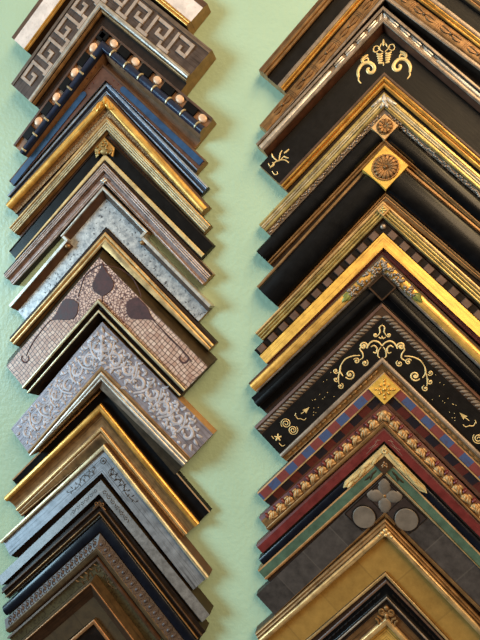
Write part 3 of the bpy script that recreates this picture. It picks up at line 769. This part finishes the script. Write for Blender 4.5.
f.add(mb, 'bar_ornament', 'silver', 'bar_groove', 'bright silver bars')

f = FR['R4']; va, vb2 = f.vspan('painted_panel'); mb = MB(); ph = 12.2
SD = (1, -1)                                                          # mirrored on both arms
def both(pts, r, ends=.45):
    q = smooth([f.ip(*p, ph) for p in pts])
    for s in SD: line(f, mb, [(s * x, y) for x, y in q], r, .05, .45, ends)
both([(358.5, 77), (358, 72), (360, 67), (364, 63), (369, 62.3), (373, 65), (374.5, 69), (372.5, 72.5), (369, 72.5), (367.5, 69.5), (369.5, 68)], 2.2, .6)
both([(359, 76), (358.4, 80), (361, 83.5)], .8); both([(364, 63), (362, 60), (364, 57), (368, 54.5)], 1.8)
both([(362, 62), (365, 58.5), (369, 58)], .9); both([(366, 62.8), (368.5, 60), (367, 56.5)], .8)
both([(379, 49.5), (376, 52), (373.5, 50), (374.5, 46.3), (378, 45.8), (380, 48.5)], .7, .6)
both([(383.2, 52), (380, 49.5), (378, 47.5)], .6)
for i in range(5): both([(382.6, 53 + 2.5 * i), (379.8, 54.6 + 2.1 * i), (376.6 + .5 * i, 53.2 + 2.3 * i)], 1.25)
q = [f.ip(*p, ph) for p in ((383.5, 38.5), (383.5, 46))]; leaf(f, mb, *q[0], math.pi / 2, 9, 1.5, 0, .05, .5)
for px, py, a in ((381.5, 42.5, 1.9), (385.5, 42.5, 1.2)): leaf(f, mb, *f.ip(px, py, ph), a, 6, .8, 0, .05, .5)
leaf(f, mb, *f.ip(383.5, 62, ph), math.pi / 2, 5, .8, 0, .05, .5)
f.add(mb, 'gold_palmette', 'gilt_line', 'painted_panel', 'gold palmette and scrolls painted at the corner')
for side in (1, -1):
    SD = (side,)
    mb = MB()
    both([(270, 168), (275, 162), (280, 160), (284, 156)], .9); both([(277, 160.5), (273, 157), (271.5, 153)], .8); both([(279, 160), (280, 154), (282, 150)], .8)
    both([(280, 160), (285, 160), (289, 163)], .7); both([(284, 153), (287, 151), (289, 149)], 1.1); both([(284, 156), (286, 157.5), (288.5, 158)], .9)
    both([(268, 163), (270, 166), (273, 166), (274, 163.5), (272, 162)], .6); both([(272, 171), (274.5, 174.5), (277.5, 174), (277, 171.5)], .6)
    f.add(mb, 'gold_flourish', 'gilt_line', 'painted_panel', 'pale gold flourish painted near the arm end')
SD = (1, -1)

f = FR['R5']; va, vb2 = f.vspan('carved_edge'); mb = MB(); rnd = random.Random(2)
for sd, ln in ((-1, f.lenL), (1, f.lenR)):
    u = vb2 + 6
    while u < ln - 2:
        uball(f, mb, sd, u, (va + vb2) / 2 + rnd.uniform(-1.6, 1.6), rnd.uniform(1.2, 2.4), rnd.uniform(1, 1.8), 1.1, .1, 6, 5); u += 2.3
f.add(mb, 'carved_beading', 'silver_brown', 'carved_edge')
mb = MB(); y = S2 * f.vspan('fluted_rail')[0]
for x, dy, a, L, w_ in ((0, -2, 1.57, 14, 3), (-3, 2, 2.2, 12, 2.2), (3, 2, .95, 12, 2.2), (-6, 6, 2.4, 11, 1.8), (6, 6, .75, 11, 1.8), (-1, 8, 1.8, 9, 2), (1, 8, 1.3, 9, 2)):
    leaf(f, mb, x, y + dy, a, L, w_, .3 if x < 0 else -.3, .8, .8)
f.add(mb, 'corner_leaf', 'silver')

f = FR['R6']; cy = block(f, 'rosette_block', .3, 22.5, .4, 18, 'pale_copper'); rosette(f, 'rosette_block', cy, 9, 18.4, 9, 'bronze_embossed', 'bronze_dark')
f = FR['R7']; cy = block(f, 'rosette_block', .4, 37.5, .4, 21.5, 'gold_paint'); rosette(f, 'rosette_block', cy, 14.8, 21.9, 16, 'bronze_embossed', 'bronze_dark')
f = FR['R8']; cy = block(f, 'corner_boss', 3, 10.5, .4, 17, 'gold_pale'); mb = MB()
for i in range(4): mb.ball(f.P(2.6 * math.cos(i * 1.571), cy + 2.6 * math.sin(i * 1.571), 17.4), .002, .002, .0016)
mb.ball(f.P(0, cy, 17.6), .0015, .0015, .0016); f.add(mb, 'boss_flower', 'gold_olive', 'corner_boss')

f = FR['R9']; va, vb2 = f.vspan('dentil_groove')
for sd, ln in ((-1, f.lenL), (1, f.lenR)):
    u = vb2 + 5
    while u < ln - 10:
        mb = MB(); ubox(f, mb, sd, u, u + 11, va + 1, vb2 - .8, 11.8, 3.4, 1); f.add(mb, 'dentil_block', 'dentil_brown', 'dentil_groove'); u += 19.5
mb = MB(); mb.ball(f.P(0, S2 * (va + vb2) / 2 , 13.5), .0035, .0035, .002); f.add(mb, 'corner_bead', 'silver_brown', 'dentil_groove')

f = FR['R10']; va, vb2 = f.vspan('gilt_rail'); mb = MB(); rnd = random.Random(4)
for sd in (-1, 1):
    for i in range(62):
        u = rnd.uniform(vb2 - 8, 62); v = rnd.uniform(va + .8, vb2 - .6)
        if u > v + 1: uball(f, mb, sd, u, v, 1.9, 1.9, 1.8, .5 + rnd.uniform(0, .8), 7, 5)
for i in range(6): ball(f, mb, rnd.uniform(-3, 3), S2 * va + rnd.uniform(4, 12), 2, 1.8, .8, 7, 5)
f.add(mb, 'grape_cluster', 'silver_brown', 'gilt_rail', 'silver grapes around the corner')
for sd in (-1, 1):
    mb = MB(); c = (va + vb2) / 2
    uleaf(f, mb, sd, 60, c, 0, 14, 3.2, .1, .6, .5); uleaf(f, mb, sd, 60, c - 1, -.5, 9, 2, .4, .6, .5); uleaf(f, mb, sd, 60, c + 1, .5, 9, 2, -.4, .6, .5)
    f.add(mb, 'vine_leaf', 'leaf_green', 'gilt_rail', 'green vine leaf')

f = FR['R11']; a = 1.2; b = min(f.vb[-1], f.lim[1]) - 1.4; mb = MB()
for p, q in (((0, S2 * a), ((b - a) / S2, (b + a) / S2)), ((0, S2 * a), (-(b - a) / S2, (b + a) / S2)), (((b - a) / S2, (b + a) / S2), (0, S2 * b)), ((-(b - a) / S2, (b + a) / S2), (0, S2 * b))):
    pts = [(p[0] + (q[0] - p[0]) * i / 6, p[1] + (q[1] - p[1]) * i / 6) for i in range(7)]
    mb.tube([f.P(*z, 18) for z in pts], .0011, .9, 6)
f.add(mb, 'cross_fillet', 'bronze_dark', None, 'dark brown fillets framing the corner square')
mb = MB(); c = [(0, S2 * a + 1), ((b - a) / S2 - 1, (b + a) / S2), (0, S2 * b - 1), (-(b - a) / S2 + 1, (b + a) / S2)]
mb.prism([f.P(x, y, 10) for x, y in c], .0078, 0); f.add(mb, 'corner_square', 'black_satin')

f = FR['R12']; va, vb2 = f.vspan('rope_groove'); mb = MB()
for sd, ln in ((-1, f.lenL), (1, f.lenR)):
    u = vb2
    while u < ln - 4:
        uleaf(f, mb, sd, u, vb2 - .6, -1.05, 10, 1.9, .6, .5, .9); u += 5.6
f.add(mb, 'rope_carving', 'silver_brown', 'rope_groove')
va, vb2 = f.vspan('painted_panel'); mb = MB(); ph = 14.
def sp(px, py, r, a0, turns, d, w_=.65):
    x, y = f.ip(px, py, ph); q = spiral(x, y, r * 1.2, r * .18, a0, turns, d)
    for s in SD: line(f, mb, [(s * i, j) for i, j in q], w_, .05, .45, .7)
    if r < 5.3:
        for s in SD: ball(f, mb, s * x, y, r * .3, .3)
both([(341, 365), (345.5, 359), (353, 356), (360, 355.5)], .8); both([(341, 365), (340, 371), (343, 376)], .9)
sp(350, 374.5, 5.2, 2.6, 1.5, -1, .95); sp(335.8, 371, 2.8, .4, 1.3, 1); sp(336, 379.5, 3, 5.2, 1.3, 1); sp(340.5, 386.2, 3.2, 5, 1.3, 1)
both([(341, 368), (339, 374), (338.5, 380), (339, 384)], .7)
sp(356.5, 361, 3.2, 3.6, 1.4, 1); sp(365, 363, 3.4, 5.2, 1.4, 1); both([(359.5, 360), (363, 357.5), (362.5, 353), (360, 349), (362, 345)], .8)
sp(363.5, 346, 4.2, .6, 1.5, -1, 1); both([(367.5, 347), (370, 343), (374, 341), (379, 342.5), (382, 346)], 1)
both([(371, 347), (374, 345.5), (377, 348.5), (376, 353), (373, 352)], .9); both([(381, 347), (378.5, 351), (378, 356), (380, 358)], .7)
sp(375.5, 335, 2.2, 0, 1.3, 1, .7); both([(378, 335.5), (380, 332), (379.5, 327.5), (382, 325)], .8); both([(378.5, 337), (381, 338.5), (382.4, 336)], .7)
f.add(mb, 'gold_scrolls', 'gilt_line', 'painted_panel', 'fine gold scrolls painted at the corner')
for side in (1, -1):
    SD = (side,)
    mb = MB()
    sp(286, 423.5, 5.6, 2.4, 2.2, 1, .5); sp(293, 430, 5.4, 5.5, 2.2, 1, .5)
    both([(301, 414), (305, 411)], .5)
    rnd = random.Random(12)
    for i in range(16):
        x, y = f.ip(rnd.uniform(312, 334), 0, ph)[0], 0
        v = rnd.uniform(va + 4, vb2 - 4); y = abs(x) + S2 * v
        for q in SD: ball(f, mb, q * x, y, .55, .3, 0, 6, 4)
    for s in SD:
        q = [f.ip(*p, ph) for p in ((309.5, 407), (306, 413.5), (304.8, 411), (302.5, 410))]
        m3 = MB(); m3.prism([f.S(s * x, y, -.1) for x, y in q], .0006); f.add(m3, 'gold_arrowhead', 'gilt_line', 'painted_panel')
    both([(295.5, 415), (297.5, 418.5), (301, 418.8), (304, 420), (306.5, 418)], .5); both([(296, 413), (294.6, 416)], .4)
    for a in range(5):
        t = -math.pi / 2 + a * 2 * math.pi / 5
        both([(278, 437.5), (278 + 3.8 * math.cos(t), 437.5 + 3.8 * math.sin(t))], 1., .3)
    both([(271.5, 436), (274, 439)], .5); both([(279, 443), (282, 446), (285, 445)], .5)
    f.add(mb, 'gold_arrow_motif', 'gilt_line', 'painted_panel', 'gold double spiral and star near the arm end')
SD = (1, -1)
va, vb2 = f.vspan('carved_lip'); mb = MB()
for sd, ln in ((-1, f.lenL), (1, f.lenR)):
    u = vb2 + 6
    while u < ln - 8: uleaf(f, mb, sd, u, (va + vb2) / 2, .15, 8, 1.6, -.3, .3, .8); u += 8.6
f.add(mb, 'leaf_carving', 'gold_brown', 'carved_lip')

f = FR['R13']; cy = block(f, 'flower_block', 1.2, 26.5, .4, 17.4, 'gold_paint', .8); mb = MB()
for i in range(8):
    t = i * math.pi / 4
    for r_, w_ in ((6.4, 1.7), (10.5, 1.5)):
        if r_ > 8 and i % 2: continue
        mb.ball(f.P(r_ * math.cos(t), cy + r_ * math.sin(t), 17.9), .0026, .0016, .0013, f.ang(1) + math.pi / 4 - t, 8, 6)
mb.ball(f.P(0, cy, 18), .0026, .0026, .0018)
f.add(mb, 'block_flower', 'gold', 'flower_block')
for s in (-1, 1):
    pass

f = FR['R14']; va, vb2 = f.vspan('lump_bed'); ra, rb = f.vspan('red_step'); mb = MB(); m2 = MB(); rnd = random.Random(6)
for sd, ln in ((-1, f.lenL), (1, f.lenR)):
    u = vb2 - 3
    while u < ln - 5:
        uball(f, mb, sd, u, (va + vb2) / 2 - .6, rnd.uniform(5.4, 6.8), (vb2 - va) * .5, 2, .8, 10, 7)
        for q, l_ in ((-4, 10), (-1, 11), (2.5, 9)): uleaf(f, mb, sd, u + q, va + .5, 1.0 + rnd.uniform(-.2, .2), l_ * .8, 1.5, -.5, 2.6, .8)
        uleaf(f, mb, sd, u - 5, vb2 - 1.5, rnd.uniform(-.3, .1), 11, 1.7, -.4, 1.6, .8); uball(f, mb, sd, u + 1.5, va - 1, 3.8, 1.8, 1.8, .8, 8, 6)
        uball(f, m2, sd, u + 7.2, va - .4, 2.2, 4.4, 3.2, .6, 8, 6); u += 14.4
ball(f, mb, 0, S2 * (va + vb2) / 2 - 2, 5, 3.4, .8)
f.add(mb, 'gold_knobs', 'gilt_lump', 'lump_bed', 'knobbly gold carving', 60); f.add(m2, 'red_scallops', 'red_paint', 'red_step')

f = FR['R15']; va, vb2 = f.vspan('red_face'); mb = MB()
for sd in (-1, 1):
    for pts in ([(vb2 + 1, va + 2), (vb2 + 12, va + 5), (vb2 + 22, va + 3)], [(vb2 + 6, vb2 - 2), (vb2 + 16, va + 6), (vb2 + 30, va + 7)], [(vb2 + 2, va + 6), (vb2 + 9, va + 2)]):
        uline(f, mb, sd, smooth(pts), .4, -.1, .4, .2)
f.add(mb, 'scratches', 'silver_brown', 'red_face', 'pale scratches')

f = FR['R16']; mb = MB(); w_ = min(f.vb[-1], f.lim[1]); rnd = random.Random(9)
for sd in (-1, 1):
    ln = 74
    mb.prism([f.P(*f.au(sd, u, v), 13.6) for u, v in ((.0, .0), (ln * .9, .6), (ln, w_ * .5), (ln - 8, w_ - .4), (w_ * .98, w_ * .98))], .0022, .0008)
    u = w_
    while u < ln - 12:
        uleaf(f, mb, sd, u, w_ * .5 + rnd.uniform(-2, 2), rnd.uniform(-.25, .25), rnd.uniform(11, 16), 1.7, rnd.uniform(-.5, .5), rnd.uniform(2.2, 2.8), .8)
        uleaf(f, mb, sd, u + 3, w_ * .3, .1, 10, 1.2, .2, 2.4, .8); u += 7
for i in range(6): mb.ball(f.P(2.2 * math.cos(i), S2 * w_ * .55 + 2.2 * math.sin(i), 16.4), .0016, .0016, .0014)
f.add(mb, 'gilt_leaf_overlay', 'gold_cream', None, 'pale carved gilt leaves over the corner')
f = FR['R17']; w_ = min(f.vb[-1], f.lim[1]) - .6; cy = block(f, 'corner_block', .2, w_, .4, 15.6, 'bronze_dark', .6); mb = MB()
for i in range(10): mb.ball(f.P(3.4 * math.cos(i * 2.4) * (i % 3) / 2, cy + 3.4 * math.sin(i * 2.4) * (i % 3) / 2, 16.1), .0022, .0014, .0011, i, 7, 5)
f.add(mb, 'block_carving', 'bronze', 'corner_block')
for sd in (-1, 1):
    mb = MB(); va, vb2 = f.vspan('green_face'); c = (va + vb2) / 2
    for i in range(3): uleaf(f, mb, sd, w_ + 3 + 5 * i, c - 1, .2, 10, 1.3, .5 if i % 2 else -.5, .1, .6)
    f.add(mb, 'corner_leaves', 'olive_dark', 'green_face')

f = FR['R18']; va, vb2 = f.vspan('leaf_panel'); ph = 13.
mb = MB(); g = 68
mb.prism([f.P(x, y, 13) for x, y in ((0, .8), (g / S2, g / S2 + .8), ((g - vb2 + 2) / S2, (g + vb2 - 2) / S2), (0, S2 * vb2 - 1.2), (-(g - vb2 + 2) / S2, (g + vb2 - 2) / S2), (-g / S2, g / S2 + .8))], .0004)
f.add(mb, 'corner_ground', 'plum_ground', 'leaf_panel', 'dark plum ground behind the flower'); f.part['corner_ground'] = f.root.children[-1]
x0, y0 = f.ip(385, 496, ph)
for i, (dx, dy) in enumerate(((0, -11), (11, 0), (0, 11), (-11, 0))):
    mb = MB(); mb.ball(f.P(dx, y0 + dy, 13.4), .0074 if dy else .0104, .0104 if dy else .0074, .0012, f.ang(1) + math.pi / 4, 14, 6); f.add(mb, 'petal', 'stone_grey', 'leaf_panel')
mb = MB(); mb.ball(f.P(0, y0, 13.6), .0022, .0022, .0014); f.add(mb, 'flower_centre', 'gold_brown', 'leaf_panel')
for s in (-1, 1):
    x, y = f.ip(364, 517, ph); x = s * abs(x)
    mb = MB(); mb.prism([f.P(x + 13.5 * math.cos(t * .2618), y + 13.5 * math.sin(t * .2618), 13.2) for t in range(24)], .0012, .0006); f.add(mb, 'round_disc', 'stone_grey', 'leaf_panel')
mb = MB()
for s in (-1, 1):
    x, y = f.ip(364, 517, ph); x = s * abs(x)
    mb.tube([f.P(x + 14.6 * math.cos(t * .2618), y + 14.6 * math.sin(t * .2618), 13.4) for t in range(25)], .0008, .7, 6)
    for p, q in (((0, 2), (s * (g - 1) / S2, g / S2 + 1)), ((s * (g - 1) / S2, g / S2 + 1.5), (s * (g - vb2 + 2) / S2, (g + vb2 - 2) / S2)), ((0, y0 + 22), (s * 22, y0)), ((0, y0 - 20), (s * 20, y0))):
        mb.tube([f.P(p[0] + (q[0] - p[0]) * t / 8, p[1] + (q[1] - p[1]) * t / 8, 13.5) for t in range(9)], .0007, .7, 6)
    mb.tube([f.P(s * 16 + s * 5 * math.cos(t), y0 - 1 + 5 * math.sin(t), 13.4) for t in [i * .45 for i in range(9)]], .0006, .7, 6)
f.add(mb, 'tracery', 'black_brown', 'leaf_panel')

f = FR['R19']; mb = MB(); y = S2 * f.vspan('bright_rail')[0]
for x, dy, r in ((0, 3, 3.4), (-4, 6, 2.6), (4, 6, 2.6), (-7, 9.5, 2), (7, 9.5, 2), (0, 8, 2.4)): mb.ball(f.P(x, y + dy, 21.5), r / 1000, r / 1000, .002, 0, 9, 6)
f.add(mb, 'corner_knot', 'gold_pale', 'bright_rail')
f = FR['R20']; va, vb2 = f.vspan('carved_band'); mb = MB()
for sd in (-1, 1):
    u = vb2 + 4
    while u < 110: uleaf(f, mb, sd, u, (va + vb2) / 2 - 1, .5, 7, 1.1, -1, .2, .8); u += 7
f.add(mb, 'leaf_carving', 'black_brown', 'carved_band')
f = FR['R21']; va, vb2 = f.vspan('bronze_band'); mb = MB()
for s in (-1, 1):
    for q in (spiral(s * 5, S2 * va + 9, 4.5, .8, 0 if s < 0 else math.pi, 1.5, -s), [(s * 11, S2 * va + 15), (s * 7, S2 * va + 17), (s * 5, S2 * va + 22)], [(s * 13, S2 * va + 18), (s * 10, S2 * va + 20), (s * 9, S2 * va + 25)]):
        mb.tube([f.P(px, py, 16.3) for px, py in q], .0012, .9, 6)
mb.ball(f.P(0, S2 * va + 4, 16.5), .003, .003, .002); mb.ball(f.P(0, S2 * va + 14, 16.5), .0025, .004, .002, f.ang(1) + math.pi / 4)
f.add(mb, 'corner_scroll', 'gold_brown', 'bronze_band')
# ---------------------------------------------------------------- the wall
mb = MB()
for y in (0, .12):
    for x, z in ((-3, -1.5), (2.4, -1.5), (2.4, 1.3), (-3, 1.3)): mb.v.append(Vector((x, y, z)))
mb.f = [(0, 1, 2, 3), (7, 6, 5, 4), (0, 4, 5, 1), (1, 5, 6, 2), (2, 6, 7, 3), (3, 7, 4, 0)]
w = mb.build('wall_back', wall_mat()); w['kind'] = 'structure'; w['label'] = 'pale green painted wall behind the two columns of samples'

# ---------------------------------------------------------------- light: a window far to the left, warm lamps above right, dim room
def area(name, loc, aim, size, size_y, col, power):
    d = bpy.data.lights.new(name, 'AREA'); d.shape = 'RECTANGLE'; d.size = size; d.size_y = size_y; d.color = col; d.energy = power
    o = bpy.data.objects.new(name, d); C.objects.link(o); o.location = loc
    o.rotation_euler = (Vector(aim) - Vector(loc)).to_track_quat('-Z', 'Y').to_euler()
area('window_daylight', (-4.8, -3.0, .5), (-.1, 0, 0), 2., 2.2, (.54, .86, 1.04), 350)
area('ceiling_lamp', (.75, -.75, 1.25), (0, 0, 0), .5, .5, (1., .7, .34), 13)
area('room_lamp', (.95, -1.55, .95), (0, 0, .1), .9, .9, (1., .72, .42), 31)
wd = bpy.data.worlds.new('room'); bpy.context.scene.world = wd; wd.use_nodes = True
nt = wd.node_tree; bg = nt.nodes['Background']; bg.inputs[1].default_value = .36
wc = nt.nodes.new('ShaderNodeTexCoord'); ws = nt.nodes.new('ShaderNodeSeparateXYZ'); wr = nt.nodes.new('ShaderNodeValToRGB')    # dim room: dark floor, paler ceiling
nt.links.new(wc.outputs['Generated'], ws.inputs[0]); nt.links.new(ws.outputs[2], wr.inputs[0]); nt.links.new(wr.outputs[0], bg.inputs[0])
wr.color_ramp.elements[0].position = .0; wr.color_ramp.elements[0].color = (.18, .14, .1, 1)
wr.color_ramp.elements[1].position = .6; wr.color_ramp.elements[1].color = (1.35, 1.1, .8, 1)
sc = bpy.context.scene
sc.view_settings.view_transform = 'Standard'; sc.view_settings.look = 'None'
sc.view_settings.exposure = .0; sc.view_settings.gamma = 1; sc.view_settings.use_curve_mapping = False
